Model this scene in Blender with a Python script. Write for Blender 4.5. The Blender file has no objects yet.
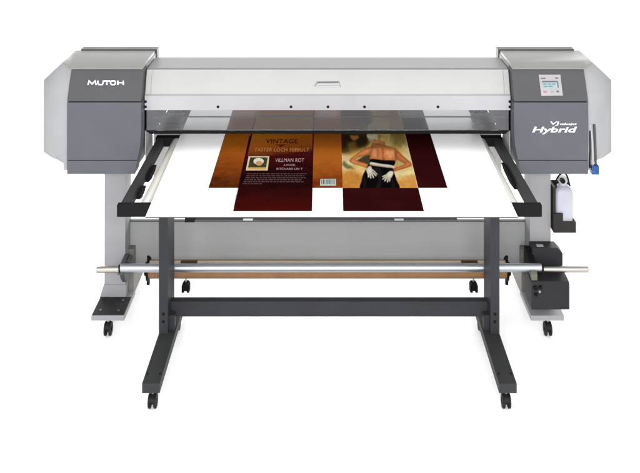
import bpy, bmesh, math, random
from mathutils import Vector, Matrix
random.seed(4)
sc = bpy.context.scene
COL = sc.collection
F = 900.0; HX = 327.0; HY = 165.0; H = 2.5       # focal (px of a 640 px frame), principal point, eye height

def P(px, py, Y):
    return Vector(((px-HX)*Y/F, Y, H-(py+HY)*Y/F))
def X_(px, Y): return (px-HX)*Y/F
def Z_(py, Y): return H-(py+HY)*Y/F
def onz(px, py, z):
    Y = F*(H-z)/(py+HY)
    return Vector(((px-HX)*Y/F, Y, z))

def lin(c):
    def f(v):
        v /= 255.0
        return v/12.92 if v <= 0.04045 else ((v+0.055)/1.055)**2.4
    return tuple(f(v) for v in c)

# ------------------------------------------------------------------ materials
def new_mat(name):
    m = bpy.data.materials.new(name); m.use_nodes = True
    return m, m.node_tree.nodes, m.node_tree.links, m.node_tree.nodes['Principled BSDF']

def plastic(name, rgb, rough=0.5, spec=0.3, metal=0.0, var=0.06, bump=0.02, scale=6.0, grain=260.0, k=1.0):
    m, N, L, b = new_mat(name)
    c = [v*k for v in lin(rgb)]
    tc = N.new('ShaderNodeTexCoord')
    n1 = N.new('ShaderNodeTexNoise'); n1.inputs['Scale'].default_value = scale; n1.inputs['Detail'].default_value = 5
    L.new(tc.outputs['Object'], n1.inputs['Vector'])
    rp = N.new('ShaderNodeValToRGB')
    rp.color_ramp.elements[0].position = 0.3; rp.color_ramp.elements[1].position = 0.7
    rp.color_ramp.elements[0].color = [v*(1-var) for v in c]+[1]
    rp.color_ramp.elements[1].color = [min(v*(1+var), 0.95) for v in c]+[1]
    L.new(n1.outputs['Fac'], rp.inputs['Fac']); L.new(rp.outputs['Color'], b.inputs['Base Color'])
    b.inputs['Roughness'].default_value = rough; b.inputs['Metallic'].default_value = metal
    b.inputs['Coat Weight'].default_value = 0.0
    b.inputs['Specular IOR Level'].default_value = spec
    mr = N.new('ShaderNodeMapRange'); mr.inputs['To Min'].default_value = rough*0.88; mr.inputs['To Max'].default_value = min(1, rough*1.12)
    L.new(n1.outputs['Fac'], mr.inputs['Value']); L.new(mr.outputs['Result'], b.inputs['Roughness'])
    if bump:
        n2 = N.new('ShaderNodeTexNoise'); n2.inputs['Scale'].default_value = grain; n2.inputs['Detail'].default_value = 2
        L.new(tc.outputs['Object'], n2.inputs['Vector'])
        bp = N.new('ShaderNodeBump'); bp.inputs['Strength'].default_value = bump*4; bp.inputs['Distance'].default_value = 0.002
        L.new(n2.outputs['Fac'], bp.inputs['Height']); L.new(bp.outputs['Normal'], b.inputs['Normal'])
    return m

INK = 0.58
def print_grad(name, p0, p1, c0, c1, rough=0.45, mottle=0.35, scale=9.0, mid=None):
    """ink whose colour runs from c0 at p0 to c1 at p1 (world xy on the sheet), with painterly mottling"""
    m, N, L, b = new_mat(name)
    g = N.new('ShaderNodeNewGeometry')
    sep = N.new('ShaderNodeVectorMath'); sep.operation = 'SUBTRACT'
    L.new(g.outputs['Position'], sep.inputs[0]); sep.inputs[1].default_value = (p0[0], p0[1], 0)
    d = Vector((p1[0]-p0[0], p1[1]-p0[1], 0)); l2 = d.length_squared
    dot = N.new('ShaderNodeVectorMath'); dot.operation = 'DOT_PRODUCT'
    L.new(sep.outputs[0], dot.inputs[0]); dot.inputs[1].default_value = d/l2
    nz = N.new('ShaderNodeTexNoise'); nz.inputs['Scale'].default_value = scale; nz.inputs['Detail'].default_value = 10; nz.inputs['Roughness'].default_value = 0.8
    L.new(g.outputs['Position'], nz.inputs['Vector'])
    ma = N.new('ShaderNodeMath'); ma.operation = 'MULTIPLY_ADD'
    L.new(nz.outputs['Fac'], ma.inputs[0]); ma.inputs[1].default_value = mottle*2; 
    ad = N.new('ShaderNodeMath'); ad.operation = 'SUBTRACT'
    L.new(dot.outputs['Value'], ad.inputs[0]); ad.inputs[1].default_value = mottle
    L.new(ad.outputs[0], ma.inputs[2])
    rp = N.new('ShaderNodeValToRGB')
    rp.color_ramp.elements[0].color = [v*INK for v in lin(c0)]+[1]; rp.color_ramp.elements[1].color = [v*INK for v in lin(c1)]+[1]
    if mid:
        e = rp.color_ramp.elements.new(mid[0]); e.color = [v*INK for v in lin(mid[1])]+[1]
    L.new(ma.outputs[0], rp.inputs['Fac']); L.new(rp.outputs['Color'], b.inputs['Base Color'])
    b.inputs['Roughness'].default_value = rough; b.inputs['Specular IOR Level'].default_value = 0.0
    return m

K = 0.47
M = {}
M['cap']      = plastic('light grey housing plastic', (200,201,204), 0.55, 0.25, k=K)
M['lid']      = plastic('lid grey plastic', (180,181,176), 0.5, 0.25, k=K)
M['lidtrim']  = plastic('dark grey rear trim', (96,97,98), 0.5, 0.2, k=K)
M['cover']    = plastic('off white front cover', (212,212,211), 0.45, 0.3, var=0.03, bump=0.012, k=K)
M['lip']      = plastic('cool white lip', (212,212,217), 0.45, 0.3, var=0.03, bump=0.012, k=K)
M['covertop'] = plastic('grey cover top', (168,170,169), 0.5, 0.25, k=K)
M['door_up']  = plastic('dark grey door plastic', (99,99,102), 0.5, 0.2, k=K)
M['door_low'] = plastic('blue grey door plastic', (108,111,119), 0.5, 0.2, k=K)
M['seam']     = plastic('dark seam rubber', (40,40,44), 0.8, 0.05, k=K)  # plain dark colour for seams, screws and the recess strip
M['post']     = plastic('light grey painted steel', (182,181,186), 0.5, 0.25, k=K)
M['postdark'] = plastic('shaded brown grey steel', (150,147,142), 0.55, 0.2, k=K)  # brown grey holds the shade of the foot's inner side
M['skirt']    = plastic('grey rear panel', (188,190,189), 0.5, 0.25, var=0.08, scale=1.6, k=K)
M['apron']    = plastic('pale platen front', (244,242,240), 0.5, 0.25, k=K)
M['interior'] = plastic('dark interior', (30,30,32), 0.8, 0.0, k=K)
M['rail']     = plastic('grey metal rail', (120,120,120), 0.4, 0.3, metal=0.0, k=K)
M['black']    = plastic('black coated steel', (26,26,27), 0.6, 0.08, var=0.15, k=K)
M['blacktop'] = plastic('black frame paint', (74,74,75), 0.6, 0.1, var=0.12, k=K)
M['leg']      = plastic('charcoal coated steel', (63,64,69), 0.55, 0.12, var=0.1, k=K)
M['foot']     = plastic('charcoal foot paint', (66,67,68), 0.55, 0.12, var=0.12, k=K)
M['plate']    = plastic('dark rubber foot plate', (58,57,58), 0.75, 0.1, var=0.25, scale=30, k=K)
M['motor']    = plastic('dark grey motor cover', (54,54,59), 0.55, 0.12, var=0.1, k=K)
M['rubber']   = plastic('caster rubber', (36,34,36), 0.6, 0.15, var=0.2, scale=40, k=K)
M['kraft']    = plastic('kraft cardboard tube', (176,134,98), 0.75, 0.1, var=0.1, scale=14, k=K)
M['cream']    = plastic('cream paper edge', (225,212,196), 0.75, 0.1, k=K)
M['white']    = plastic('white print lettering', (214,214,232), 0.5, 0.2, var=0.0, bump=0, k=1)
M['sheet']    = plastic('white coated board', (250,250,250), 0.35, 0.2, var=0.01, bump=0.0, k=0.98)
M['bottle']   = plastic('milky bottle plastic', (206,207,220), 0.4, 0.3, k=0.56)
M['bottlecap']= plastic('white bottle cap', (235,235,238), 0.4, 0.3, k=K)
M['holder']   = plastic('black bottle holder', (58,56,55), 0.6, 0.12, k=K)
M['blue']     = plastic('blue clip plastic', (44,92,170), 0.4, 0.3, k=K)
M['hose']     = plastic('clear hose', (214,214,212), 0.3, 0.5, k=K)
M['panel']    = plastic('control panel film', (204,199,203), 0.4, 0.3, k=K)
M['lcd']      = plastic('pale cyan display', (176,204,206), 0.3, 0.4, k=K)
M['button_r'] = plastic('red button', (196,152,156), 0.5, 0.2, k=K)
M['button_g'] = plastic('green button', (170,195,180), 0.5, 0.2, k=K)
M['grey']     = plastic('mid grey print', (120,118,124), 0.5, 0.2, k=K)
M['floor']    = plastic('white studio floor', (250,250,250), 0.9, 0.02, var=0.0, bump=0, k=1.0)

def metal(name, rgb, rough, plain=False):
    m, N, L, b = new_mat(name)
    b.inputs['Base Color'].default_value = list(lin(rgb))+[1]
    b.inputs['Metallic'].default_value = 1.0
    tc = N.new('ShaderNodeTexCoord'); mp = N.new('ShaderNodeMapping'); mp.inputs['Scale'].default_value = (2, 160, 160)
    nz = N.new('ShaderNodeTexNoise'); nz.inputs['Scale'].default_value = 4; nz.inputs['Detail'].default_value = 4
    L.new(tc.outputs['Object'], mp.inputs['Vector']); L.new(mp.outputs['Vector'], nz.inputs['Vector'])
    mr = N.new('ShaderNodeMapRange'); mr.inputs['To Min'].default_value = rough*(.95 if plain else .8); mr.inputs['To Max'].default_value = rough*(1.05 if plain else 1.2)
    L.new(nz.outputs['Fac'], mr.inputs['Value']); L.new(mr.outputs['Result'], b.inputs['Roughness'])
    return m
M['steel'] = metal('brushed steel tube', (164,168,174), 0.40, plain=True)
M['rod']   = metal('dull steel rod', (165,160,154), 0.4)
M['chrome']= plastic('satin aluminium side roller', (240,238,228), 0.35, 0.5, metal=0.35, var=.02, bump=0, k=.85)

def glass_mat():
    m = bpy.data.materials.new('smoked acrylic'); m.use_nodes = True
    N = m.node_tree.nodes; L = m.node_tree.links; N.clear()
    out = N.new('ShaderNodeOutputMaterial')
    tr = N.new('ShaderNodeBsdfTransparent'); tr.inputs['Color'].default_value = (0.72,0.735,0.74,1)
    df = N.new('ShaderNodeBsdfDiffuse'); df.inputs['Color'].default_value = (0.34,0.34,0.36,1)  # grey veil mixed in to imitate haze on the cover
    gl = N.new('ShaderNodeBsdfGlossy'); gl.inputs['Roughness'].default_value = 0.12; gl.inputs['Color'].default_value = (1,1,1,1)
    m1 = N.new('ShaderNodeMixShader'); m1.inputs['Fac'].default_value = 0.11
    L.new(tr.outputs[0], m1.inputs[1]); L.new(df.outputs[0], m1.inputs[2])
    fr = N.new('ShaderNodeFresnel'); fr.inputs['IOR'].default_value = 1.35
    m2 = N.new('ShaderNodeMixShader'); L.new(fr.outputs[0], m2.inputs['Fac'])
    L.new(m1.outputs[0], m2.inputs[1]); L.new(gl.outputs[0], m2.inputs[2])
    L.new(m2.outputs[0], out.inputs['Surface'])
    return m
M['glass'] = glass_mat()

# ------------------------------------------------------------------ mesh helpers
def thing(name, label, cat, loc=(0,0,0)):
    o = bpy.data.objects.new(name, None); COL.objects.link(o)
    o.location = loc; o['label'] = label; o['category'] = cat
    o.empty_display_size = 0.1
    return o

def obj(name, bm, mats, parent=None, bevel=0.0, segs=2, angle=32, smooth=True, label=None):
    if bevel > 0:
        es = [e for e in bm.edges if len(e.link_faces) == 2 and e.calc_face_angle(0) > math.radians(30)]
        bmesh.ops.bevel(bm, geom=es, offset=bevel, segments=segs, profile=0.5, affect='EDGES', clamp_overlap=True)
    bmesh.ops.recalc_face_normals(bm, faces=bm.faces)
    me = bpy.data.meshes.new(name); bm.to_mesh(me); bm.free()
    if not isinstance(mats, (list, tuple)): mats = [mats]
    for m in mats: me.materials.append(m)
    if smooth:
        for p in me.polygons: p.use_smooth = True
        me.set_sharp_from_angle(angle=math.radians(angle))
    o = bpy.data.objects.new(name, me); COL.objects.link(o)
    if parent is not None:
        o.parent = parent
        # parents carry only translation: keep the mesh in world coordinates
        w = Vector((0,0,0)); q = parent
        while q is not None:
            w += q.location; q = q.parent
        o.location = -w
    if label: o['label'] = label
    return o

def NB(): return bmesh.new()

def box(bm, x0, x1, y0, y1, z0, z1, mi=0):
    if x0 > x1: x0, x1 = x1, x0
    vs = [bm.verts.new(v) for v in ((x0,y0,z0),(x1,y0,z0),(x1,y1,z0),(x0,y1,z0),(x0,y0,z1),(x1,y0,z1),(x1,y1,z1),(x0,y1,z1))]
    for f in ((0,1,2,3),(4,7,6,5),(0,4,5,1),(1,5,6,2),(2,6,7,3),(3,7,4,0)):
        bm.faces.new([vs[i] for i in f]).material_index = mi
    return vs

def prism(bm, front, back, mi=0, caps=True):
    """two matching rings of points -> closed solid"""
    a = [bm.verts.new(p) for p in front]; b = [bm.verts.new(p) for p in back]
    n = len(a)
    for i in range(n):
        bm.faces.new((a[i], a[(i+1)%n], b[(i+1)%n], b[i])).material_index = mi
    if caps:
        bm.faces.new(a).material_index = mi; bm.faces.new(b[::-1]).material_index = mi

def loft(bm, rings, mi=0):
    R = [[bm.verts.new(p) for p in r] for r in rings]
    n = len(R[0])
    for a, b in zip(R, R[1:]):
        for i in range(n):
            bm.faces.new((a[i], a[(i+1)%n], b[(i+1)%n], b[i])).material_index = mi
    bm.faces.new(R[0]).material_index = mi; bm.faces.new(R[-1][::-1]).material_index = mi

def xz_prism(bm, pts, y0, y1, mi=0):
    prism(bm, [(x,y0,z) for x,z in pts], [(x,y1,z) for x,z in pts], mi)

def yz_prism(bm, pts, x0, x1, mi=0):
    prism(bm, [(x0,y,z) for y,z in pts], [(x1,y,z) for y,z in pts], mi)

def tube(bm, pts, r, n=24, mi=0, closed_caps=True):
    pts = [Vector(p) for p in pts]
    rings = []; prev = None
    for i, p in enumerate(pts):
        t = (pts[min(i+1, len(pts)-1)] - pts[max(i-1, 0)]).normalized()
        if prev is None:
            u = t.orthogonal().normalized()
        else:
            u = (prev - t*prev.dot(t)).normalized()
        prev = u; v = t.cross(u)
        rr = r[i] if isinstance(r, (list, tuple)) else r
        rings.append([p + (u*math.cos(2*math.pi*k/n) + v*math.sin(2*math.pi*k/n))*rr for k in range(n)])
    loft(bm, rings, mi)

def stroke(bm, pts, w, z, closed=False, mi=0, T=lambda p: p, h=0.0015):
    """flat raised ribbon along a 2d polyline (lettering)"""
    n = len(pts); L2 = []; R2 = []
    for i in range(n):
        p = Vector(pts[i])
        if closed: a = Vector(pts[i-1]); b = Vector(pts[(i+1)%n])
        else: a = Vector(pts[max(i-1,0)]); b = Vector(pts[min(i+1,n-1)])
        d1 = (p-a); d2 = (b-p)
        if d1.length < 1e-9: d1 = d2
        if d2.length < 1e-9: d2 = d1
        d1.normalize(); d2.normalize()
        n1 = Vector((-d1.y, d1.x)); n2 = Vector((-d2.y, d2.x)); m = (n1+n2)
        m = m.normalized() if m.length > 1e-6 else n1
        k = w/2/max(0.45, m.dot(n1))
        L2.append(p+m*k); R2.append(p-m*k)
    top = [(T((q.x,q.y,z+h))) for q in L2], [(T((q.x,q.y,z+h))) for q in R2]
    a = [bm.verts.new(p) for p in top[0]]; b = [bm.verts.new(p) for p in top[1]]
    rng = range(n if closed else n-1)
    for i in rng:
        j = (i+1)%n
        bm.faces.new((a[i], a[j], b[j], b[i])).material_index = mi

def text_mesh(name, s, size, mat, parent, T, shear=0.0, xs=1.0, bold=0.0, space=1.0, fit=None):
    cu = bpy.data.curves.new(name, 'FONT'); cu.body = s; cu.size = size; cu.shear = shear
    cu.offset = bold; cu.space_character = space; cu.align_x = 'CENTER'; cu.resolution_u = 3
    cu.fill_mode = 'FRONT' if hasattr(cu, 'fill_mode') else cu.fill_mode
    o = bpy.data.objects.new(name, cu); COL.objects.link(o)
    dg = bpy.context.evaluated_depsgraph_get()
    me = bpy.data.meshes.new_from_object(o.evaluated_get(dg))
    bpy.data.objects.remove(o); bpy.data.curves.remove(cu)
    bm = NB(); bm.from_mesh(me); bpy.data.meshes.remove(me)
    if fit:
        xx = [v.co.x for v in bm.verts]; yy = [v.co.y for v in bm.verts]
        kx = fit[0]/(max(xx)-min(xx)); mx = (max(xx)+min(xx))/2; ky = fit[1]
        for v in bm.verts: v.co = Vector(T(((v.co.x-mx)*kx, v.co.y*ky, 0)))
    else:
        for v in bm.verts: v.co = Vector(T((v.co.x*xs, v.co.y, 0)))
    return obj(name, bm, mat, parent, smooth=False)

XC = 0.003      # printer centre
XT = 0.0104     # table centre
# ================================================================== setting
bm = NB(); box(bm, -40, 40, -20, 60, -0.05, 0.0)
fl = obj('floor', bm, M['floor'], smooth=False); fl['kind'] = 'structure'; fl['label'] = 'seamless white studio floor under the printer'

# ================================================================== PRINTER
pr = thing('wide_format_printer', 'wide grey and white flatbed inkjet printer with dark end doors on a stand', 'printer', (XC, 4.7, 0))

def housing(m):
    X = lambda a: XC + m*a
    F_ = [(.976,4.53,.808),(.950,4.53,1.02),(.948,4.53,1.165),(.948,4.597,1.312),(1.305,4.597,1.312),(1.312,4.533,1.165),(1.316,4.533,.93),(1.332,4.54,.85),(1.334,4.545,.808)]
    B_ = [(.966,4.72,.808),(.936,4.72,1.02),(.934,4.72,1.165),(.934,4.72,1.3125),(1.384,4.71,1.3125),(1.483,4.70,1.2206),(1.483,4.70,.8446),(1.436,4.70,.813),(1.37,4.70,.806)]
    # a softened middle ring so the flared side panel bellies a little
    Mid = []
    for f, b in zip(F_, B_):
        Mid.append(tuple(f[i]*0.45+b[i]*0.55 for i in range(3)))
    Mid = [(a+(0.012 if k in (5,6) else 0), y-(0.006 if k in (5,6) else 0), z) for k,(a,y,z) in enumerate(Mid)]
    C_ = [(a,4.92,z) for a,y,z in B_]
    D_ = [(a-0.0,5.0,z) if k<4 else (a-0.03,4.94,z-0.02) for k,(a,y,z) in enumerate(B_)]
    bm = NB(); loft(bm, [[(X(a),y,z) for a,y,z in r] for r in (F_, Mid, B_, C_)])
    h = obj('end_housing', bm, M['cap'], pr, bevel=0.018, segs=4, angle=40)
    # lid
    bm = NB()
    top = [(.937,4.562),(1.306,4.562),(1.378,4.69),(1.378,4.895),(.937,4.895)]
    mid = [(.937,4.562),(1.306,4.562),(1.378,4.69),(1.378,4.895),(.937,4.895)]
    tin = [(.939,4.640),(1.315,4.640),(1.368,4.72),(1.368,4.893),(.939,4.893)]
    loft(bm, [[(X(a),y,1.3135) for a,y in top], [(X(a),y,1.3165) for a,y in mid], [(X(a),y,1.328) for a,y in tin]])
    obj('lid', bm, M['lid'], h, bevel=0.004, segs=3)
    bm = NB(); box(bm, X(.928), X(1.342), 4.898, 4.955, 1.20, 1.334)
    obj('rear_trim', bm, M['lidtrim'], h, bevel=0.004)
    # door panels : upper one leans back
    ai, ao = .933, 1.303
    bm = NB()
    fr = [(X(ai),4.502,1.168),(X(ao),4.502,1.168),(X(ao-.0015),4.53,1.24),(X(ao-.002),4.573,1.3115),(X(ai+.002),4.573,1.3115),(X(ai),4.53,1.24)]
    bk = [(x,y+0.075,z) for x,y,z in fr]
    prism(bm, fr, bk); obj('upper_door', bm, M['door_up'], h, bevel=0.014, segs=4)
    bm = NB()
    pts = [(.9525,.8755),(.938,.945),(.932,1.025),(.932,1.1625),(1.303,1.1625),(1.303,.8755)]
    xz_prism(bm, [(X(a),z) for a,z in pts], 4.50, 4.60); obj('lower_door', bm, M['door_low'], h, bevel=0.013, segs=4)
    bm = NB()
    pts = [(.9635,.805),(.9535,.8715),(1.303,.8715),(1.303,.805)]
    xz_prism(bm, [(X(a),z) for a,z in pts], 4.50, 4.60); obj('bottom_panel', bm, M['door_low'], h, bevel=0.012, segs=3)
    # dark backing behind the seams
    bm = NB(); box(bm, X(.96), X(1.295), 4.512, 4.528, .83, 1.172)
    obj('seam_strip', bm, M['seam'], h)
    # key dimple under the upper seam
    bm = NB(); c = Vector((X(1.125), 4.4995, 1.137)); tube(bm, [c, c+Vector((0,.004,0))], 0.006, 16)
    obj('lock', bm, M['door_low'], h)
    return h
hl = housing(-1); hr = housing(1)

# lettering on the left door : leaning plane
def upper_plane(px, py, off=0.0016):
    # point on the leaning upper door seen at (px, py)
    for (y0,z0,y1,z1) in ((4.502,1.168,4.53,1.24),(4.53,1.24,4.573,1.3115)):
        lo, hi = 0.0, 1.0
        for _ in range(40):
            t = (lo+hi)/2; Y = y0+(y1-y0)*t; z = z0+(z1-z0)*t
            yy = (H-z)*F/Y-HY
            if yy > py: lo = t
            else: hi = t
        if 0.001 < t < 0.999: break
    n = Vector((0, -(z1-z0), (y1-y0))).normalized()
    return Vector(((px-HX)*Y/F, Y, z)) + n*off
bm = NB()
def lt(pts, w=1.35, closed=False):
    # letters drawn on the door plane in millimetre-sized steps
    stroke(bm, pts, w, 0, closed, T=lambda p: upper_plane(p[0], p[1]))
x0, y0, y1 = 88.0, 81.0, 84.6
lt([(x0,y1+.4),(x0+1.2,y0),(x0+4.2,y1-.6),(x0+7.2,y0),(x0+8.2,y1+.4)], 1.3)
lt([(97.9,y0-.4),(97.9,y1-1.2),(98.9,y1),(102.2,y1),(103.2,y1-1.2),(103.2,y0-.4)])
lt([(103.6,y0),(110.3,y0)], 1.25); lt([(107,y0),(107,y1+.4)])
lt([(110.6,y0+1.2),(111.6,y0),(114.6,y0),(115.6,y0+1.2),(115.6,y1-1.2),(114.6,y1),(111.6,y1),(110.6,y1-1.2)], 1.3, True)
lt([(117.9,y0-.4),(117.9,y1+.4)]); lt([(123.4,y0-.4),(123.4,y1+.4)]); lt([(118.7,82.8),(122.6,82.8)], 1.1)
obj('lettering', bm, M['white'], hl, smooth=False, label='white raised maker lettering')

# lettering on the right door
def lowT(cx, cy):
    Y = 4.4985
    def T(p): 
        return (X_(cx, Y)+p[0], Y, Z_(cy, Y)+p[1])
    return T
U5 = 4.4985/F
text_mesh('lettering', 'Hybrid', 0.05, M['white'], hr, lowT(554.6, 132.3), shear=0.22, bold=0.0012, fit=(45*U5, .80))
text_mesh('lettering', 'VJ', 0.04, M['white'], hr, lowT(554.8, 124.6), shear=0.12, bold=0.0008, fit=(9*U5, .55))
text_mesh('lettering', 'valuejet', 0.03, M['white'], hr, lowT(568.2, 124.9), shear=0.15, bold=0.0006, fit=(17*U5, .50))

# control panel on the right upper door
q = [(538.5,74.8),(560.3,74.8),(562.8,95.6),(541.3,95.9)]
def bil(u, v):
    a = Vector(q[0]).lerp(Vector(q[1]), u); b = Vector(q[3]).lerp(Vector(q[2]), u); return a.lerp(b, v)
def cp_quad(bm, u0,u1,v0,v1, off, mi, nv=6):
    g = [[bm.verts.new(upper_plane(*bil(u, v0+(v1-v0)*k/nv), off)) for u in (u0,u1)] for k in range(nv+1)]
    for k in range(nv):
        bm.faces.new((g[k][0], g[k][1], g[k+1][1], g[k+1][0])).material_index = mi
bm = NB()
cp_quad(bm, 0,1,0,1, 0.0025, 0)
cp_quad(bm, .12,.84,.30,.36, 0.0035, 1, 2)
cp_quad(bm, .12,.80,.36,.66, 0.0035, 2)
cp_quad(bm, .80,.85,.36,.62, 0.0035, 1)
cp_quad(bm, .08,.30,.15,.20, 0.0035, 1, 1); cp_quad(bm, .74,.88,.13,.19, 0.0035, 1, 1)
cp_quad(bm, .12,.28,.76,.86, 0.0035, 3, 1); cp_quad(bm, .46,.60,.76,.86, 0.0035, 4, 1); cp_quad(bm, .72,.84,.76,.84, 0.0035, 5, 1)
for k in range(3): cp_quad(bm, .16+.2*k,.30+.2*k,.43,.47, 0.0042, 6, 1)
for k in range(2): cp_quad(bm, .16+.24*k,.34+.24*k,.54,.58, 0.0042, 6, 1)
obj('control_panel', bm, [M['panel'], M['grey'], M['lcd'], M['button_r'], M['button_g'], M['grey'], plastic('display text', (112,140,144), k=K)], hr, smooth=False)

# ---- front cover (beam)
xl, xr = XC-.9275, XC+.9275
bm = NB()
prof = [(4.625,1.294),(4.596,1.235),(4.580,1.182),(4.566,1.176),(4.566,1.1045),(4.60,1.1045),(4.66,1.18),(4.66,1.294)]
yz_prism(bm, prof, xl, xr)
for f in bm.faces:
    c = f.calc_center_median()
    f.material_index = 1 if (c.z < 1.176 and c.y < 4.62) else 0
fc = obj('front_cover', bm, [M['cover'], M['lip']], pr, bevel=0.005, segs=3)
bm = NB()
yz_prism(bm, [(4.640,1.2955),(4.640,1.2990),(4.86,1.2990),(4.86,1.2955)], xl, xr)
obj('top_cover', bm, M['covertop'], pr, bevel=0.0015)
bm = NB(); yz_prism(bm, [(4.66,1.2945),(4.86,1.2945),(5.3,1.10),(5.3,.99),(5.28,.99),(5.28,1.09),(4.85,1.28),(4.66,1.28)], xl, xr)
obj('rear_shell', bm, M['cap'], pr)
# handle recess on the cover : flat shapes, the pocket's shade put in as greys
def cov(px, py, off=0.001):
    Y = 4.609 if py < 82 else 4.6
    for _ in range(20):
        z = Z_(py, Y)
        Y = 4.625-(1.294-z)/(1.294-1.235)*.029 if z > 1.235 else 4.596-(1.235-z)/(1.235-1.182)*.016
    return Vector((X_(px, Y), Y-off, Z_(py, Y)))
bm = NB()
ring = [(314,86.2),(316.5,81.3),(339.5,81.0),(340.8,86.8)]
def shape(bm, pts, off, mi): bm.faces.new([bm.verts.new(cov(x,y,off)) for x,y in pts]).material_index = mi
shape(bm, ring, 0.0012, 1)
shape(bm, [(315.5,86.6),(317.6,83.4),(339.2,83.2),(340.0,87.0)], 0.0022, 0)
shape(bm, [(318,81.6),(338,81.4),(338.6,82.4),(317.6,82.6)], 0.0026, 2)
shape(bm, [(318,84.9),(339,84.8),(339,85.4),(318,85.5)], 0.0026, 1)
obj('handle', bm, [M['cover'], M['covertop'], M['grey']], fc, smooth=False)
bm = NB()
for px in (143.2+3.6, 507.6):
    pass
for (px, py) in ((145.6,101.6),(145.6,106.8),(218,106.8),(291,106.8),(328,106.8),(364.5,106.8),(438,106.8),(509.8,101.6),(509.8,106.8)):
    c = P(px, py, 4.566); b2 = NB()
    tube(b2, [c+Vector((0,-.0022,0)), c+Vector((0,.002,0))], [.0068,.0074], 16)
    tube(b2, [c+Vector((0,-.0030,0)), c+Vector((0,-.0022,0))], [.003,.003], 6, 1)
    obj('screw', b2, [M['seam'], M['black']], fc)
bm.free()
# seams near both ends of the cover
for s in (-1, 1):
    bm = NB(); x = XC+s*.9
    loft(bm, [[(x-.001,4.6235,1.292),(x+.001,4.6235,1.292),(x+.001,4.6255,1.292),(x-.001,4.6255,1.292)],
              [(x-.001,4.5945,1.235),(x+.001,4.5945,1.235),(x+.001,4.5965,1.235),(x-.001,4.5965,1.235)],
              [(x-.001,4.5785,1.183),(x+.001,4.5785,1.183),(x+.001,4.5805,1.183),(x-.001,4.5805,1.183)]])
    obj('seam_line', bm, M['covertop'], fc, smooth=False)

# ---- glass cover with its dark lower rim
bm = NB(); box(bm, xl+.008, xr-.008, 4.572, 4.576, 1.0, 1.11)
gc = obj('glass_cover', bm, M['glass'], pr, smooth=False)
bm = NB(); box(bm, xl+.02, xr-.02, 4.566, 4.582, .9845, .9995)
obj('rim', bm, M['black'], gc, bevel=0.002)
# ---- interior : platen, back, rails, rollers
bm = NB(); box(bm, xl, xr, 4.80, 5.27, .66, .9035)
obj('platen', bm, M['apron'], pr, bevel=0.004)
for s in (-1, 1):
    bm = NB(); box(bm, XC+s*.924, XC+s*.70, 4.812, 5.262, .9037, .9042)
    obj('platen_dark_strip', bm, M['interior'], pr)  # dark strips laid over the pale platen beside the board
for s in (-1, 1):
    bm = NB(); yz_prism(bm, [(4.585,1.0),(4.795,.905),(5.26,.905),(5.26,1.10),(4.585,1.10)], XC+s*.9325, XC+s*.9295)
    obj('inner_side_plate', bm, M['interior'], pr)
    bm = NB(); yz_prism(bm, [(4.60,.81),(4.795,.81),(4.795,.901),(4.60,.988)], XC+s*.9325, XC+s*.9305)
    obj('inner_lower_panel', bm, M['apron'], pr)  # pale panel added so the shaded inner wall comes out lighter
    bm = NB()
    a0, a1 = XC+s*.925, XC+s*.84
    box(bm, a0, a1, 5.02, 5.06, .99, 1.035)
    obj('rail_block', bm, M['rail'], pr, bevel=0.003)
    bm = NB(); box(bm, a0, XC+s*.80, 4.96, 5.04, .912, .948)
    obj('guide_block', bm, M['lidtrim'], pr, bevel=0.004)
    for dx in (.865, .825):
        bm = NB(); c = Vector((XC+s*dx, 5.0, .968)); tube(bm, [c-Vector((.012,0,0)), c+Vector((.012,0,0))], .013, 18)
        obj('pinch_roller', bm, M['rail'], pr)
    bm = NB(); box(bm, a0, XC+s*.79, 4.84, 4.9, .9065, .925)
    obj('edge_guard', bm, M['blacktop'], pr, bevel=0.004)
bm = NB(); tube(bm, [(xl+.005,4.70,Z_(116.8,4.70)),(xr-.005,4.70,Z_(116.8,4.70))], .004, 10)
obj('rail_reflection', bm, M['grey'], pr)  # thin rod added to draw the reflected line of a rail

# ---- stand
for s in (-1, 1):
    X = lambda a: XC+s*a
    bm = NB(); box(bm, X(1.154), X(1.047), 4.656, 4.79, .105, .805)
    po = obj('post', bm, M['post'], pr, bevel=0.006)
    bm = NB(); xz_prism(bm, [(X(1.044),.1087),(X(1.178),.1087),(X(1.157),.174),(X(1.044),.174)], 4.653, 4.72); obj('base_flare', bm, M['post'], pr, bevel=.002)
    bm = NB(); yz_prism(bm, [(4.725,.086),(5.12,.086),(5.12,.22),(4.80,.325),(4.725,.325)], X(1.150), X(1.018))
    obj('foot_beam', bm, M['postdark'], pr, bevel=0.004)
    bm = NB(); box(bm, X(1.176), X(1.012), 4.478, 4.735, .084, .1085)
    ft = obj('foot', bm, M['post'], pr, bevel=0.003)
    if s > 0: continue
    bm = NB(); box(bm, X(1.172), X(1.016), 4.484, 4.652, .1087, .1125)
    obj('foot_plate', bm, M['plate'], ft, bevel=0.0015)
    for dx, dy in ((1.14,4.52),(1.05,4.52),(1.05,4.62)):
        b2 = NB(); c = Vector((X(dx),dy,.1126)); tube(b2, [c, c+Vector((0,0,.004))], [.008,.006], 12)
        obj('bolt', b2, M['lidtrim'], ft)

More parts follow.
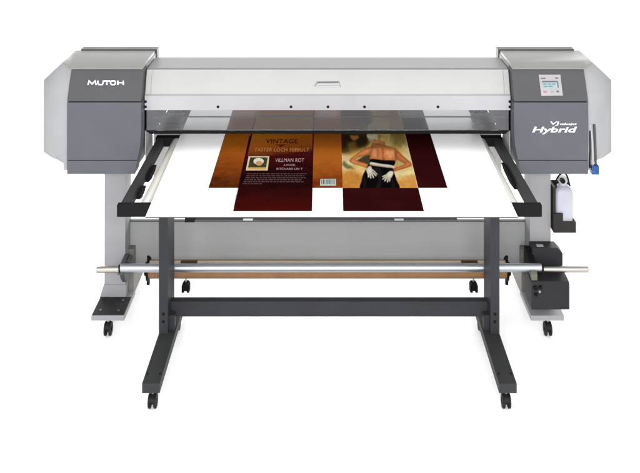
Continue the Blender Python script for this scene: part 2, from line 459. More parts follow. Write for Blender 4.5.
def caster(parent, x, y, top, w, r, mat=None, yaw=0.0, stem=True):
    """twin wheel swivel caster : hood, stem and two wheels"""
    bm = NB()
    # hood : half shell between the wheels
    pts = []
    for k in range(9):
        a = math.radians(20+140*k/8); pts.append((math.cos(a)*r*1.02, r+math.sin(a)*r*1.10))
    pts.append((-.55*r, r*.75)); pts.append((.55*r, r*.75))
    prism(bm, [(x-w*.22, y+p, q) for p,q in pts], [(x+w*.22, y+p, q) for p,q in pts])
    c = obj('caster', bm, M['rubber'], parent, bevel=0.002)
    bm = NB(); tube(bm, [(x,y,r*1.7),(x,y,top)], .0065, 12, 0); tube(bm, [(x,y,top-.004),(x,y,top+.0)], .016, 16)
    obj('stem', bm, M['rod'], c)
    for s in (-1, 1):
        bm = NB()
        prof = [(.18,.90),(.22,1.0),(.46,1.0),(.5,.93),(.5,.35),(.44,.3)]
        pts = [Vector((x+s*w*a, y, r)) for a,_ in prof]
        tube(bm, pts, [r*k for _,k in prof], 28)
        obj('wheel', bm, M['rubber'], c)
    return c
caster(pr, X_(108.3,4.5), 4.50, .084, .034, .033)
caster(pr, X_(547.6,4.5), 4.50, .084, .034, .033)
caster(pr, XC-1.10, 5.08, .086, .034, .033); caster(pr, XC+1.10, 5.08, .086, .034, .033)

# skirt panel
bm = NB(); box(bm, XC-1.047, XC+1.047, 4.775, 4.785, .21, .4505); rp = obj('rear_panel', bm, M['skirt'], pr, bevel=0.0015)
bm = NB(); box(bm, XC-1.047, XC+1.047, 4.768, 4.79, .4508, .4585); obj('top_edge', bm, M['lidtrim'], rp, bevel=.0015)

# ---- take-up motor unit on the right foot
bm = NB()
xa, xb = X_(531.5,4.44), X_(569.5,4.44)
prof = [(4.44,.159),(4.44,.275),(4.452,.292),(4.50,.296),(4.575,.296),(4.575,.159)]
yz_prism(bm, prof, xa, xb)
mo = obj('motor_unit', bm, M['motor'], pr, bevel=0.007, segs=3)
bm = NB()
xa2, xb2 = X_(532.5,4.57), X_(563.0,4.57)
xz_prism(bm, [(xa2,.297),(xb2,.297),(xb2,.372),(xb2-.026,.400),(xa2,.400)], 4.578, 4.652)
obj('gear_cover', bm, M['motor'], mo, bevel=0.006, segs=3)
bm = NB(); a = P(536.5,245.8,4.60); box(bm, a.x, a.x+.034, 4.59, 4.612, .4005, .4030)
obj('warning_label', bm, M['cap'], mo)
for (px,py,r,mt) in ((539.6,291.4,.0055,'cap'),(535.5,288,.012,'black'),(540.5,287.3,.010,'black'),(536,294.5,.009,'black')):
    bm = NB(); c = P(px,py,4.438); tube(bm, [c+Vector((0,-.006,0)), c+Vector((0,.004,0))], [r*.85,r], 16)
    obj('knob', bm, M[mt], mo)
bm = NB(); c = P(534.5,277.5,4.47); 
yz_prism(bm, [(4.46,c.z-.028),(4.46,c.z+.02),(4.50,c.z+.045),(4.52,c.z+.045),(4.52,c.z-.028)], c.x-.018, c.x+.012)
obj('shaft_holder', bm, plastic('olive grey cast bracket', (132,134,118), .5, .2, k=K), pr, bevel=0.005)
bm = NB(); yz_prism(bm, [(4.53,.235),(4.66,.235),(4.66,.375),(4.60,.375),(4.53,.345)], X_(526.5,4.6), X_(532.5,4.6))
obj('side_bracket', bm, M['black'], pr, bevel=0.006)
# left shaft bracket
bm = NB(); yz_prism(bm, [(4.49,.305),(4.52,.305),(4.56,.25),(4.60,.215),(4.655,.215),(4.655,.335),(4.60,.335),(4.54,.33),(4.49,.325)], X_(121.8,4.58), X_(126.0,4.58))
obj('shaft_holder', bm, M['lidtrim'], pr, bevel=0.003)
bm = NB(); c = P(129.5,259.5,4.62); tube(bm, [c-Vector((0,.02,0)), c+Vector((0,.03,0))], .011, 16)
obj('knob', bm, M['lidtrim'], pr)

# ---- hose and clip on the right end, bottle holder
bm = NB()
tube(bm, [P(589.8,124.5,4.543),P(591.2,132,4.543),P(592.2,142,4.542),P(592.6,154,4.541),P(592.8,168,4.540)], .0058, 12)
ho = obj('drain_hose', bm, M['hose'], pr)
bm = NB(); tube(bm, [P(594.2,124.5,4.553),P(594.8,134,4.552),P(595.4,150,4.552),P(595.8,168,4.548)], .0062, 12)
obj('cable', bm, M['lidtrim'], pr)
bm = NB(); a = P(591.2,165.3,4.535); b = P(598.4,173.8,4.535)
box(bm, a.x, b.x, 4.522, 4.556, b.z, a.z); obj('hose_clip', bm, M['blue'], ho, bevel=0.004)
bm = NB(); a = P(589.2,131,4.535); b = P(590.6,168,4.535); box(bm, a.x, b.x, 4.534, 4.540, b.z, a.z)
obj('recess_shade_strip', bm, M['seam'], pr)  # dark strip put in for the shade of a narrow recess

bm = NB()
xh0, xh1 = 1.164, 1.279
xz_prism(bm, [(xh0,.4565),(xh1,.4565),(xh1,.513),(1.212,.513),(1.212,.556),(xh0,.556)], 4.622, 4.630)
box(bm, xh0, xh0+.011, 4.632, 4.735, .4565, .687)
box(bm, xh0+.013, xh1, 4.632, 4.735, .4565, .4615)
box(bm, xh1-.006, xh1, 4.632, 4.735, .4625, .513)
box(bm, xh0+.013, xh1-.008, 4.728, 4.735, .4625, .687)
obj('bottle_holder', bm, M['holder'], pr, bevel=0.0015)

# ================================================================== WASTE BOTTLE (hangs in the holder)
bo = thing('waste_bottle', 'milky white plastic bottle with black carrying strap in the black holder', 'bottle', (1.228, 4.68, .462))
def rrect(x0,x1,y0,y1,z,r,n=5):
    out = []
    for cx,cy,a0 in ((x1-r,y1-r,0),(x0+r,y1-r,90),(x0+r,y0+r,180),(x1-r,y0+r,270)):
        for k in range(n+1):
            a = math.radians(a0+90*k/n); out.append((cx+r*math.cos(a), cy+r*math.sin(a), z))
    return out
bm = NB()
bx0,bx1,by0,by1 = 1.180,1.271,4.637,4.725
R = []
for ins,z,r in ((.008,.4625,.012),(.001,.468,.016),(0,.50,.018),(0,.648,.018),(.002,.660,.019),(.008,.671,.021),(.018,.679,.022),(.025,.683,.018),(.025,.696,.018)):
    R.append(rrect(bx0+ins,bx1-ins,by0+ins,by1-ins,z,min(r,(bx1-bx0)/2-ins-.001)))
loft(bm, R); obj('bottle_body', bm, M['bottle'], bo, angle=50)
bm = NB(); c = Vector(((bx0+bx1)/2-.0, 4.68, 0))
tube(bm, [c+Vector((0,0,.6965)), c+Vector((0,0,.700)), c+Vector((0,0,.719)), c+Vector((0,0,.726))], [.0235,.025,.0245,.020], 28)
obj('cap', bm, M['bottlecap'], bo, angle=40)
bm = NB(); cc = P(562.6,180.6,4.65); tube(bm, [cc+Vector((0,-.012,0)), cc+Vector((0,.01,0))], [.012,.013], 16)
obj('spout', bm, M['black'], bo)
bm = NB()
pts = [P(556.2,187.5,4.65),P(555.9,182,4.65),P(557.6,177.3,4.65),P(560.4,174.2,4.66),P(564,173.2,4.67),P(567,175.6,4.67),P(568.6,180.5,4.66),P(570,186,4.66)]
sm = []
for i in range(len(pts)-1):
    p0=pts[max(i-1,0)];p1=pts[i];p2=pts[i+1];p3=pts[min(i+2,len(pts)-1)]
    for k in range(5):
        t=k/5; sm.append(.5*((2*p1)+(p2-p0)*t+(2*p0-5*p1+4*p2-p3)*t*t+(3*p1-p0-3*p2+p3)*t**3))
sm.append(pts[-1])
tube(bm, sm, .0042, 10); obj('strap', bm, M['black'], bo)

# ================================================================== PAPER ROLL behind the shaft
YR, ZR, RR = 4.60, .2815, .0455
ro = thing('paper_roll', 'long brown cardboard roll with black end flanges behind the steel shaft', 'paper roll', (0, YR, ZR))
def roll(bm, x0, x1, r, n=40, mi=0): tube(bm, [(x0,YR,ZR),(x1,YR,ZR)], r, n, mi)
rx0, rx1 = X_(149.5,YR), X_(505.5,YR)
bm = NB(); roll(bm, rx0, rx1, RR-.0015); obj('core', bm, M['kraft'], ro)
for x, s in ((rx0,-1),(rx1,1)):
    bm = NB()
    tube(bm, [(x,YR,ZR),(x+s*.004,YR,ZR),(x+s*.010,YR,ZR)], [.058,.060,.055], 36)
    tube(bm, [(x+s*.010,YR,ZR),(x+s*.022,YR,ZR),(x+s*.026,YR,ZR)], [.034,.032,.02], 28)
    tube(bm, [(x+s*.004,YR-.01,ZR+.058),(x+s*.004,YR-.01,ZR+.072)], .007, 12)
    tube(bm, [(x+s*.004,YR-.01,ZR-.05),(x+s*.004,YR-.012,ZR-.073)], .008, 12)
    obj('end_flange', bm, M['black'], ro, bevel=0)
    bm = NB(); tube(bm, [(x+s*.026,YR,ZR),(XC+s*1.016,YR,ZR)], .012, 16); obj('spindle', bm, M['rod'], ro)
bm = NB(); o_, i_ = [], []
for k in range(13):
    a = math.radians(97+45*k/12); o_.append((YR+math.cos(a)*(RR+.0012), ZR+math.sin(a)*(RR+.0012))); i_.append((YR+math.cos(a)*(RR-.0005), ZR+math.sin(a)*(RR-.0005)))
yz_prism(bm, o_+i_[::-1], rx0+.004, rx1-.004); obj('paper_edge', bm, M['cream'], ro)
for px in (189.5, 468.8):
    x = X_(px, YR)
    bm = NB()
    n = 10; o_, i_ = [], []
    for k in range(n+1):
        a = math.radians(104+22*k/n); o_.append((YR+math.cos(a)*(RR+.006), ZR+math.sin(a)*(RR+.006))); i_.append((YR+math.cos(a)*(RR+.0016), ZR+math.sin(a)*(RR+.0016)))
    yz_prism(bm, o_+i_[::-1], x-.042, x+.042)
    obj('clamp', bm, plastic('dark brown clamp', (84,70,58), .6, .1, k=K), ro)
for px in (186, 473.5):
    x = X_(px, YR); zb = ZR-RR; w=.0195
    bm = NB()
    tube(bm, [(x,YR,zb+.004),(x,YR,zb-.022)], .0045, 10, 1)
    xz_prism(bm, [(x-w,zb-.066),(x-w,zb-.032),(x-w*.6,zb-.021),(x+w*.6,zb-.021),(x+w,zb-.032),(x+w,zb-.066),(x+w*.35,zb-.066),(x+w*.3,zb-.058),(x-w*.3,zb-.058),(x-w*.35,zb-.066)], YR-.02, YR+.02)
    obj('hanging_stop', bm, [M['black'], M['rod']], ro, bevel=0.003)

# ================================================================== TAKE-UP SHAFT
YS = 4.50
ts = thing('take_up_shaft', 'long polished steel tube with thin rod ends lying across the stand', 'steel tube', (0, YS, .336))
bm = NB(); a = P(120.6,268.0,YS); b = P(541.3,267.6,YS)
tube(bm, [a, a+Vector((.003,0,0)), b-Vector((.003,0,0)), b], [.0185,.0205,.0205,.0185], 40)
obj('tube', bm, M['steel'], ts)
bm = NB(); a2 = P(96.8,269.6,YS); tube(bm, [a2, a2+Vector((.003,0,0)), P(120.4,269.2,YS)], [.0145,.0165,.0165], 28); obj('rod', bm, M['rod'], ts)
bm = NB(); b2_ = P(588,269.3,YS); tube(bm, [P(541.5,269.2,YS), P(565,269.3,YS), b2_-Vector((.003,0,0)), b2_], [.0125,.0155,.0155,.0135], 28); obj('rod', bm, M['rod'], ts)
bm = NB(); tube(bm, [P(540.6,268.2,YS), P(543.2,268.2,YS)], .0155, 28); obj('collar', bm, M['black'], ts)
bm = NB(); tube(bm, [P(119.2,268.8,YS), P(121.0,268.6,YS)], .0195, 28); obj('collar', bm, M['black'], ts)

# ================================================================== FEED TABLE
tb = thing('feed_table', 'black framed feed table on two charcoal T legs in front of the printer', 'table', (XT, 4.3, 0))
ZT = .903
A = .915
bm = NB()
for s in (-1, 1):
    bm = NB(); box(bm, XT+s*(A-.010), XT+s*(A-.045), 3.912, 4.742, ZT-.044, ZT)
    obj('side_rail', bm, M['blacktop'], tb, bevel=0.003)
bm = NB(); box(bm, XT-A-.001, XT+A+.001, 3.879, 3.910, ZT-.049, ZT+.001)
obj('front_rail', bm, M['black'], tb, bevel=0.003)
bm = NB(); box(bm, XT-A, XT+A, 4.744, 4.795, ZT-.046, ZT-.001)
obj('rear_rail', bm, M['black'], tb, bevel=0.003)
for s in (-1, 1):
    bm = NB(); tube(bm, [(XT+s*.803,3.911,ZT-.026),(XT+s*.803,4.742,ZT-.026)], .0255, 40)
    obj('side_roller', bm, M['chrome'], tb)
    # clamp brackets between the rail and the roller
    for y, l in ((4.33,.10),(4.10,.07)) if s < 0 else ((4.30,.16),):
        bm = NB()
        yz_prism(bm, [(y-l,ZT-.034),(y-l*.3,ZT-.046),(y+l*.6,ZT-.040),(y+l,ZT-.026),(y+l*.5,ZT-.016),(y-l*.5,ZT-.018)], XT+s*.866, XT+s*(.848 if s<0 else .852))
        obj('rail_bracket', bm, M['black'], tb, bevel=0.004)
# support bars under the board
bm = NB(); a0 = X_(185.5,3.93); a1 = X_(457,3.93)
box(bm, a0, a1, 3.93, 3.96, .8185, .853); obj('under_bar', bm, M['leg'], tb, bevel=0.002)
bm = NB(); box(bm, a0-.0, a0+.042, 3.912, 3.928, .8165, .8535); obj('bar_end', bm, M['black'], tb, bevel=0.002)
for s in (-1, 1):
    bm = NB(); box(bm, XT+s*.80, XT+s*.776, 3.911, 4.742, ZT-.045, ZT-.033); obj('support_rail', bm, M['leg'], tb)
    # legs
    bm = NB(); box(bm, XT+s*.8095, XT+s*.767, 4.277, 4.46, .128, ZT-.047)
    obj('leg', bm, M['leg'], tb, bevel=0.004, segs=2)
    bm = NB(); box(bm, XT+s*.8097, XT+s*.7335, 3.889, 4.60, .088, .129)
    obj('foot', bm, M['foot'], tb, bevel=0.004)
    for y in (3.93, 4.55): caster(tb, XT+s*.771, y, .088, .036, .030)
    for zz in (.188, .224):
        b2 = NB(); c = Vector((XT+s*.788, 4.2775, zz)); tube(b2, [c, c+Vector((0,-.004,0)), c+Vector((0,-.0055,0))], [.0065,.0065,.004], 14); obj('bolt', b2, M['black'], tb)
    for xx_ in (.80, .745):
        b2 = NB(); c = Vector((XT+s*xx_, 3.96, .129)); tube(b2, [c, c+Vector((0,0,.003))], [.006,.0045], 12); obj('bolt', b2, M['black'], tb)
    bm = NB(); box(bm, XT+s*.767, XT+s*.74, 4.31, 4.345, .1295, .20); obj('weld_plate', bm, M['leg'], tb, bevel=.003)
bm = NB(); box(bm, XT-.7665, XT+.7665, 4.355, 4.395, .170, .2425)
obj('cross_bar', bm, M['leg'], tb, bevel=0.004)
bm = NB(); box(bm, XT-.7665, XT+.7665, 4.30, 4.34, .80, .85); obj('top_cross_bar', bm, M['leg'], tb, bevel=0.004)

# ================================================================== PRINTED BOARD
ZB = .9085
bd = thing('printed_board', 'large white board with printed book cover lying on the feed table', 'printed board', (0, 4.4, ZB))
def bz(px, py, z=ZB): return onz(px, py, z)
# sheet outline : extends under the beam
def soft(pts, n=5):
    out = []; m = len(pts); Q = [Vector(p) for p in pts]
    for i in range(m):
        p0,p1,p2,p3 = Q[i-1],Q[i],Q[(i+1)%m],Q[(i+2)%m]
        for k in range(n):
            t = k/n; out.append(tuple(_cr(p0,p1,p2,p3,t)))
    return out
def _cr(p0,p1,p2,p3,t,a=.38):
    m1 = (p2-p0)*a; m2 = (p3-p1)*a
    return p1*(2*t**3-3*t*t+1)+m1*(t**3-2*t*t+t)+p2*(-2*t**3+3*t*t)+m2*(t**3-t*t)
def flat(name, pts, z, mat, parent, thick=0.0):
    bm = NB(); ps = [bz(x,y,ZB) for x,y in pts]
    bm.faces.new([bm.verts.new((p.x,p.y,z)) for p in ps])
    bmesh.ops.triangulate(bm, faces=bm.faces[:])
    return obj(name, bm, mat, parent, smooth=False)
bl = [(145.2,217.0),(518.0,217.0),(466,104.6),(193.4,104.6)]
bm = NB(); ps = [bz(x,y) for x,y in bl]
prism(bm, [(p.x,p.y,ZB) for p in ps], [(p.x,p.y,ZB-.0046) for p in ps])
bm.normal_update()
for f in bm.faces:
    if abs(f.normal.z) < .5: f.material_index = 1
sh = obj('board', bm, [M['sheet'], plastic('dark composite board edge', (52,52,54), .5, .1, var=.1, scale=3, k=K)], bd, smooth=False)
Z1, Z2, Z3, Z4, Z5 = (ZB+.0003*k for k in range(1,6))
def E(p, q, y):  # x on the line p->q at height y of the picture : a straight print edge continued
    t = (y-p[1])/(q[1]-p[1]); return p[0]+(q[0]-p[0])*t
YT = 105.5
lA0,lA1 = (224.6,136),(208.4,188)
lB0,lB1 = (250.4,136),(233.0,211.3)
lC0,lC1 = (313.8,136),(312.0,211.3)
lD0,lD1 = (341.3,136),(343.2,211.3)
lE0,lE1 = (405.6,136),(424.0,211.3)
lF0,lF1 = (431.0,136),(447.6,188)
def strip(name, la, lb, y0, y1, z, mat, parent=sh):
    ya = la[0]; 
    return flat(name, [(E(*la,y0),y0),(E(*lb,y0),y0),(E(*lb,y1),y1),(E(*la,y1),y1)], z, mat, parent)
A_,B_,C_,D_,E_,F_ = (lA0,lA1),(lB0,lB1),(lC0,lC1),(lD0,lD1),(lE0,lE1),(lF0,lF1)
mo1 = print_grad('orange brown ink', bz(235,130), bz(222,190), (206,120,34), (70,28,12), mottle=.42, scale=9, mid=(.5,(166,84,26)))
strip('orange_flap_print', A_, B_, YT, 188, Z1, mo1)
mo2 = print_grad('dark red ink', bz(275,150), bz(272,212), (80,18,18), (74,15,13), mottle=.36, scale=10, mid=(.5,(22,9,12)))
tp = strip('back_text_print', B_, C_, YT, 211.3, Z1, mo2)
mo3 = print_grad('amber ink', bz(260,133), bz(275,156), (226,148,40), (74,20,20), mottle=.22, scale=9, mid=(.5,(190,100,34)))
strip('title_band', ((252,136),(247.6,155)), ((312.6,136),(312.2,155)), YT, 156, Z2, mo3, tp)
mo4 = print_grad('amber middle ink', bz(326,130), bz(318,189), (196,108,32), (120,46,16), mottle=.42, scale=9, mid=(.5,(190,106,36)))
strip('orange_spine_print', C_, D_, YT, 188, Z1, mo4)
mm = plastic('maroon ink', (52,14,16), .6, 0, var=.12, scale=10, bump=0, k=INK)
strip('maroon_column_print', E_, F_, YT, 188, Z1, mm)
strip('maroon_base_print', D_, E_, 188.01, 211.3, Z1, mm)
# gold hairline beside the spine
flat('spine_edge', [(249.4,136),(251.2,136),(235.2,200),(233.8,208)], Z2, plastic('dark spine ink',(36,14,16),.6,.0,bump=0,k=INK), tp)

# --- text on the back cover : laid in the sheet plane
def sheetT(px, py, z, kx=1.0):
    c = bz(px, py)
    def T(p): return (c.x+p[0], c.y+p[1], z)
    return T
mt_dark = plastic('brown print', (84,40,14), .6, 0, bump=0, k=INK)
mt_gold = plastic('gold print', (214,146,84), .6, 0, bump=0, k=INK)
mt_pink = plastic('pink white print', (206,172,178), .6, 0, bump=0, k=INK)
mt_gry  = plastic('small grey print', (112,80,84), .6, 0, bump=0, k=INK)
def ptext(name, st, cx, y0, y1, wpx, mat, bold=0.0, z=Z3):
    # letters fill the height y0..y1 and wpx of the picture's width, lying in the sheet
    a = bz(cx, y1); b = bz(cx, y0); cap = 0.05*0.69
    s_ = (y1+HY)/(H-ZB)
    return text_mesh(name, st, .05, mat, tp, sheetT(cx, y1, z), bold=bold, space=1.06, fit=(wpx/s_, (b.y-a.y)/cap))
ptext('title_lettering', 'VINTAGE', 281.5, 139.2, 143.4, 32, mt_dark, .0008)
flat('title_flourish', [(274,144.4),(280,144.8),(288,144.2),(284,145.2),(281,147.2),(278.4,145.4)], Z3, mt_dark, tp)
ptext('subtitle_lettering', 'TASTER LOCH SEEBULT', 281.5, 148.0, 151.6, 55, mt_gold)
ptext('author_lettering', 'VILLMAN ROT', 289.5, 158.4, 162.0, 29, mt_pink, 0)
ptext('author_lettering', 'A NOVEL', 289.5, 164.2, 166.0, 12, mt_pink)
ptext('author_lettering', 'RITCHARD LIN T', 289.5, 168.0, 170.0, 26, mt_pink)
# body copy : rows of word-length dashes too small to read
bm = NB()
for k, yy in enumerate((173.6,175.6,177.6,179.6,181.6,183.6)):
    x = E(*((247.5,173),(242.5,184)), yy); xe = (306.5,304.5,306,302,303.5,262)[k]
    while x < xe:
        w = random.uniform(1.6,4.6); x2 = min(x+w, xe)
        p = [bz(x,yy),bz(x2,yy),bz(x2,yy+.75),bz(x,yy+.75)]
        bm.faces.new([bm.verts.new((v.x,v.y,Z3)) for v in p]); x = x2+.8
obj('body_copy', bm, mt_gry, tp, smooth=False)
# author picture
flat('author_picture', [(248.6,156.4),(269.4,156.4),(267.6,170.6),(245.8,170.6)], Z3, plastic('cream photo border',(232,216,178),.6,.0,bump=0,k=INK), tp)
flat('author_picture', [(250.2,157.6),(267.6,157.6),(266.2,167.6),(248.0,167.6)], Z4, plastic('olive photo ground',(70,70,44),.6,0,var=.4,scale=30,bump=0,k=INK), tp)
flat('author_picture', [(247.9,167.4),(266.2,167.4),(265.9,169.6),(247.4,169.6)], Z4, plastic('yellow photo foot',(222,180,100),.6,.0,bump=0,k=INK), tp)
def blob(cx, cy, rx, ry, n=18, a0=0): return [(cx+rx*math.cos(2*math.pi*k/n), cy+ry*math.sin(2*math.pi*k/n)) for k in range(n)]
flat('author_picture', blob(258.6,161.6,5.2,3.4), Z5, plastic('pale hat print',(240,232,210),.6,.0,bump=0,k=INK), tp)
flat('author_picture', blob(259.0,163.6,3.4,2.4), Z5+.0002, plastic('face print',(214,160,110),.6,.0,bump=0,k=INK), tp)
# bar code
bm = NB(); mb = [plastic('bar code ground',(206,216,206),.6,.0,bump=0,k=INK), plastic('bar code bar',(74,100,104),.6,.0,bump=0,k=INK)]
p = [bz(320.4,179),bz(335.8,179),bz(335.9,185.8),bz(320.0,185.8)]
bm.faces.new([bm.verts.new((v.x,v.y,Z2)) for v in p])
x = 321.4
while x < 334.6:
    w = random.choice((.35,.55,.9)); p = [bz(x,179.6),bz(x+w,179.6),bz(x+w,184.4),bz(x,184.4)]
    bm.faces.new([bm.verts.new((v.x,v.y,Z3)) for v in p]).material_index = 1; x += w+random.choice((.35,.6,.9))
obj('bar_code', bm, mb, sh, smooth=False)

# --- the printed portrait : a woman seen from behind, ink laid on a fine grid (u, v = picture pixels x 8 from 340, 130)
import numpy as np
def vnoise(x, y, seed):
    xi = np.floor(x).astype(np.int64); yi = np.floor(y).astype(np.int64); fx = x-xi; fy = y-yi
    fx = fx*fx*(3-2*fx); fy = fy*fy*(3-2*fy)
    def hsh(a, b):
        n = (a*374761393 + b*668265263 + seed*1442695041) & 0xffffffff
        n = ((n ^ (n >> 13))*1274126177) & 0xffffffff
        return ((n ^ (n >> 16)) & 0xffff)/65535.0
    return (hsh(xi,yi)*(1-fx)+hsh(xi+1,yi)*fx)*(1-fy)+(hsh(xi,yi+1)*(1-fx)+hsh(xi+1,yi+1)*fx)*fy
def fbm(x, y, sc, seed, o=5):
    t = 0; a = .5; x = x/sc; y = y/sc
    for k in range(o): t = t+a*vnoise(x, y, seed+k); a *= .55; x = x*2.03+7; y = y*2.03+3
    return t/1.1
def sdf(pts, x, y):
    d = np.full(x.shape, 1e9); ins = np.zeros(x.shape, bool); m = len(pts)
    for k in range(m):
        ax, ay = pts[k]; bx, by = pts[(k+1)%m]
        ex, ey = bx-ax, by-ay; wx, wy = x-ax, y-ay
        t = np.clip((wx*ex+wy*ey)/(ex*ex+ey*ey+1e-9), 0, 1)
        d = np.minimum(d, (wx-ex*t)**2+(wy-ey*t)**2)
        c = (ay > y) != (by > y)
        with np.errstate(divide='ignore', invalid='ignore'):
            ins ^= c & (x < (bx-ax)*(y-ay)/(by-ay+1e-12)+ax)
    d = np.sqrt(d); return np.where(ins, -d, d)
NU, NV = 300, 330
y_lo, y_hi = YT, 188.0
yy, tt = np.meshgrid(np.linspace(y_lo, y_hi, NV), np.linspace(0, 1, NU), indexing='ij')
xl_ = D_[0][0]+(D_[1][0]-D_[0][0])*(yy-D_[0][1])/(D_[1][1]-D_[0][1]); xr_ = E_[0][0]+(E_[1][0]-E_[0][0])*(yy-E_[0][1])/(E_[1][1]-E_[0][1])
xx = xl_+(xr_-xl_)*tt
uu = (xx-340)*8; vv = (yy-130)*8
n1 = fbm(uu, vv, 90, 1); n2 = fbm(uu+300, vv, 26, 9); n3 = fbm(uu, vv*1.6, 9, 21, 3)
du = uu+(n2-.5)*16; dv = vv+(fbm(uu, vv+500, 30, 33)-.5)*16
img = np.zeros(uu.shape+(3,))
def C(c): return np.array(c, float)
w0 = np.clip((n1-.32)/.36, 0, 1)[...,None]
img[:] = C((226,182,98))*(1-w0)+C((236,212,150))*w0
def lay(mask, col, var=.12):
    global img
    m = np.clip(mask, 0, 1)[...,None]; c = C(col)*(1+(n3[...,None]-.5)*2*var)
    img = img*(1-m)+c*m
def poly(pts, col, softness=5, warp=True, op=1, var=.12, sm=True):
    P_ = soft(pts) if sm else pts
    d = sdf(P_, du if warp else uu, dv if warp else vv)
    lay(op*np.clip(.5-d/(2*softness), 0, 1), col, var); return d
# background : brown shade upper left, green-gold foliage upper right, amber ground
poly([(-40,-160),(230,-160),(236,60),(200,130),(110,170),(20,200),(-40,190)], (92,72,36), 26)
poly([(-20,40),(80,50),(90,110),(30,150),(-20,130)], (48,36,22), 16, op=.8)
poly([(130,60),(212,50),(220,110),(170,140),(126,120)], (54,42,24), 14, op=.85)
poly([(86,46),(140,44),(150,66),(110,84),(84,68)], (206,140,78), 8)
poly([(64,110),(120,100),(130,150),(80,176)], (140,102,50), 14, op=.8)
poly([(390,-160),(520,-160),(540,60),(500,130),(420,120)], (156,138,70), 24, op=.8)
poly([(-10,190),(80,225),(110,280),(60,330),(-10,300)], (240,218,164), 18)
poly([(26,250),(80,284),(108,312),(56,306),(22,284)], (104,98,52), 9, op=.85)
poly([(-10,350),(120,330),(190,370),(180,480),(-10,480)], (206,132,54), 26, op=.85)
poly([(440,400),(640,380),(650,480),(450,480)], (218,146,62), 26, op=.85)
poly([(470,340),(590,322),(600,350),(500,368)], (246,226,170), 8, op=.8)
poly([(500,130),(560,150),(580,220),(540,210)], (240,216,150), 14, op=.8)
poly([(140,236),(240,190),(275,240),(246,300),(200,292),(160,262)], (62,54,34), 8, op=.9)
poly([(430,260),(500,240),(520,268),(450,306)], (196,160,92), 8, op=.8)
# body
def skin(pts, base, soft_=4, rim=24, lx=-.4, ly=-.5):
    d = sdf(soft(pts), uu, vv); m = np.clip(.5-d/(2*soft_), 0, 1)
    gy, gx = np.gradient(d, vv[1,0]-vv[0,0], 1.0); 
    round_ = np.clip(-d/rim, 0, 1)
    lit = .66+.40*np.sqrt(round_)+.10*(n2-.5)
    c = C(base)[None,None,:]*lit[...,None]
    c[...,0] *= 1.02; c[...,2] *= (.88+.16*round_)
    c *= (1+(n3[...,None]-.5)*.14)
    global img
    img = img*(1-m[...,None])+c*m[...,None]
skin([(262,60),(262,104),(250,140),(330,160),(380,138),(356,112),(372,70)], (206,132,80))
skin([(196,152),(240,138),(300,130),(360,128),(430,142),(480,188),(470,216),(446,250),(345,246),(246,240),(235,200)], (226,142,84), rim=40)
skin([(198,148),(250,138),(268,160),(240,186),(180,208),(122,238),(218,272),(214,300),(150,284),(92,264),(76,240),(130,194)], (222,138,82), rim=20)
skin([(440,144),(474,178),(520,220),(566,262),(574,284),(540,300),(440,330),(420,312),(500,282),(514,268),(466,240),(438,206)], (200,118,70), rim=20)
poly([(334,146),(346,144),(350,232),(338,234)], (150,84,46), 6, op=.6)
poly([(290,160),(312,172),(306,214),(296,220)], (160,90,50), 7, op=.55)
poly([(440,176),(458,180),(462,232),(440,246)], (150,82,46), 7, op=.6)
poly([(376,166),(420,158),(430,196),(404,224),(382,206)], (246,186,128), 12, op=.6)
poly([(256,162),(286,156),(286,192),(264,206)], (244,180,122), 12, op=.6)
poly([(280,106),(330,112),(336,124),(290,124)], (126,66,36), 6, op=.6)
# hair and hat
poly([(214,-30),(300,-60),(390,-20),(398,60),(378,92),(352,96),(334,84),(290,90),(250,86),(226,70)], (250,220,146), 5)
poly([(218,40),(300,36),(310,62),(270,76),(226,66)], (255,244,206), 6)
poly([(330,44),(388,50),(384,86),(352,90)], (226,182,98), 6, op=.7)
poly([(262,76),(300,74),(304,98),(266,104)], (236,164,104), 5)
poly([(300,40),(330,44),(326,82),(310,84)], (166,128,66), 5, op=.6)
# dress, belt, gloves
poly([(248,232),(345,242),(438,246),(426,286),(330,276),(242,260)], (16,12,14), 3, False)
poly([(236,276),(330,292),(416,302),(436,350),(452,400),(466,480),(174,480),(172,410),(184,360),(206,318)], (14,11,13), 3, False)
poly([(270,300),(322,310),(336,380),(316,480),(288,480),(304,380)], (44,36,36), 10, op=.6)
poly([(400,380),(430,400),(444,480),(420,480)], (42,36,36), 10, op=.5)
poly([(190,380),(206,400),(200,480),(184,480)], (46,36,30), 8, op=.6)
poly([(246,256),(330,271),(420,283),(415,304),(330,294),(247,281)], (232,222,204), 3, False)
poly([(250,272),(330,286),(416,298),(415,304),(330,294),(247,281)], (168,152,128), 3, False, op=.7)
GL = [([(208,312),(238,286),(254,300),(262,330),(256,356),(226,362),(214,340)],0),
      ([(222,346),(236,350),(234,380),(222,378)],0),([(236,350),(248,350),(252,386),(240,386)],0),([(246,346),(260,346),(274,380),(264,386)],0),([(254,340),(266,334),(292,362),(286,372)],0),([(254,318),(264,314),(300,352),(294,358)],0),
      ([(370,352),(398,328),(424,330),(428,350),(410,384),(384,390),(366,372)],0),
      ([(372,358),(380,368),(346,398),(338,390)],0),([(372,372),(384,378),(362,412),(352,406)],0),([(382,380),(394,384),(384,420),(374,416)],0),([(394,378),(406,380),(402,410),(392,412)],0),([(364,356),(372,366),(342,378),(336,370)],0)]
for g, _ in GL:
    d = sdf(soft(g), uu, vv); rr_ = np.clip(-d/10, 0, 1)
    m = np.clip(.5-d/5, 0, 1)[...,None]; c = C((232,222,198))*(.66+.34*np.sqrt(rr_))[...,None]
    img = img*(1-m)+c*m
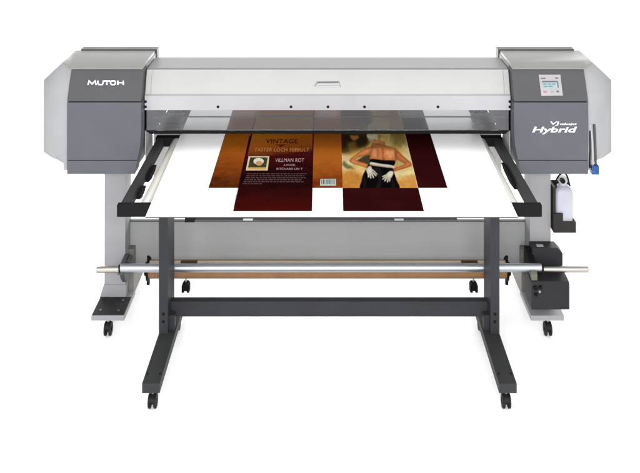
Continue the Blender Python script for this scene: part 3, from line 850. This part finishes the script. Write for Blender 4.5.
# thin pale print edge at the right, warm tint, slight print softening
lay(np.clip((tt-.982)/.01, 0, 1)*.6, (240,214,160))
img = np.clip(img*(1+(n2[...,None]-.5)*.22), 0, 255)
for _ in range(2):
    k = img.copy(); k[1:-1,1:-1] = (img[1:-1,1:-1]*4+img[:-2,1:-1]+img[2:,1:-1]+img[1:-1,:-2]+img[1:-1,2:])/8; img = k
lin_img = np.where(img/255 <= .04045, img/255/12.92, ((img/255+.055)/1.055)**2.4)
Yg = F*(H-ZB)/(yy+HY); Xg = (xx-HX)*Yg/F
co = np.stack([Xg, Yg, np.full(Xg.shape, Z1)], -1).reshape(-1,3)
me = bpy.data.meshes.new('portrait_print')
idx = np.arange(NU*NV).reshape(NV, NU)
fa = np.stack([idx[1:,:-1], idx[1:,1:], idx[:-1,1:], idx[:-1,:-1]], -1).reshape(-1,4)
me.from_pydata(co.tolist(), [], fa.tolist())
at = me.color_attributes.new('ink', 'FLOAT_COLOR', 'POINT')
at.data.foreach_set('color', np.concatenate([lin_img.reshape(-1,3), np.ones((NU*NV,1))], 1).astype(np.float32).ravel())
pm, pN, pL, pb = new_mat('portrait ink')
an = pN.new('ShaderNodeVertexColor'); an.layer_name = 'ink'
mx = pN.new('ShaderNodeVectorMath'); mx.operation = 'SCALE'; mx.inputs['Scale'].default_value = INK
pL.new(an.outputs['Color'], mx.inputs[0]); pL.new(mx.outputs[0], pb.inputs['Base Color'])
pb.inputs['Roughness'].default_value = .6; pb.inputs['Specular IOR Level'].default_value = 0
me.materials.append(pm)
po_ = bpy.data.objects.new('portrait_print', me); COL.objects.link(po_); po_.parent = sh
po_.location = -Vector(bd.location)-Vector(sh.location)
# light clips holding the sheet's front edge
for px, w in ((248,9.5),(399,9)):
    c = bz(px,217.2); bm = NB()
    box(bm, c.x-w*.0042/2, c.x+w*.0042/2, c.y-.006, c.y+.03, ZB-.0115, ZB-.0050)
    obj('edge_clip', bm, M['cap'] if px < 300 else M['covertop'], tb, bevel=.0015)

# ================================================================== camera
cd = bpy.data.cameras.new('camera'); cam = bpy.data.objects.new('camera', cd); COL.objects.link(cam)
cam.location = (0,0,H); cam.rotation_euler = (math.radians(90),0,0)
cd.sensor_width = 36; cd.sensor_fit = 'HORIZONTAL'; cd.lens = 36*F/640
cd.shift_x = -(HX-320)/640; cd.shift_y = -(HY+236.5)/640
cd.clip_end = 300
sc.camera = cam

# ================================================================== light : white studio
w = bpy.data.worlds.new('World'); sc.world = w; w.use_nodes = True
N = w.node_tree.nodes; L = w.node_tree.links; bg = N['Background']
tc = N.new('ShaderNodeTexCoord'); sp = N.new('ShaderNodeSeparateXYZ'); L.new(tc.outputs['Generated'], sp.inputs[0])
mr = N.new('ShaderNodeMapRange'); mr.inputs['From Min'].default_value = -0.6; mr.inputs['From Max'].default_value = 0.5
mr.inputs['To Min'].default_value = 0.95; mr.inputs['To Max'].default_value = 1.40
L.new(sp.outputs['Y'], mr.inputs['Value']); L.new(mr.outputs['Result'], bg.inputs['Strength'])
bg.inputs['Color'].default_value = (1,1,1,1)
def area(name, loc, target, sx, sy, power):
    ld = bpy.data.lights.new(name, 'AREA'); ld.shape = 'RECTANGLE'; ld.size = sx; ld.size_y = sy; ld.energy = power
    o = bpy.data.objects.new(name, ld); COL.objects.link(o); o.location = loc
    d = Vector(target)-Vector(loc); o.rotation_euler = d.to_track_quat('-Z','Y').to_euler()
    return o
area('softbox', (-2.6,0.6,3.6), (0,4.4,.8), 2.2, 1.6, 30)
area('softbox', (2.6,0.6,3.6), (0,4.4,.8), 2.2, 1.6, 30)
area('floor_lift_light', (0,9.0,1.15), (0,5.0,0), 8, 1.6, 420)  # unseen lamp added behind the printer to lighten the floor under it
area('key_softbox', (0,-0.9,2.75), (0,4.6,.8), 3.0, 1.3, 285)
area('fill_light', (0,-1.2,1.1), (0,4.6,.4), 3.2, 1.2, 90)
sc.view_settings.view_transform = 'Standard'; sc.view_settings.look = 'None'
sc.view_settings.exposure = 0; sc.view_settings.gamma = 1
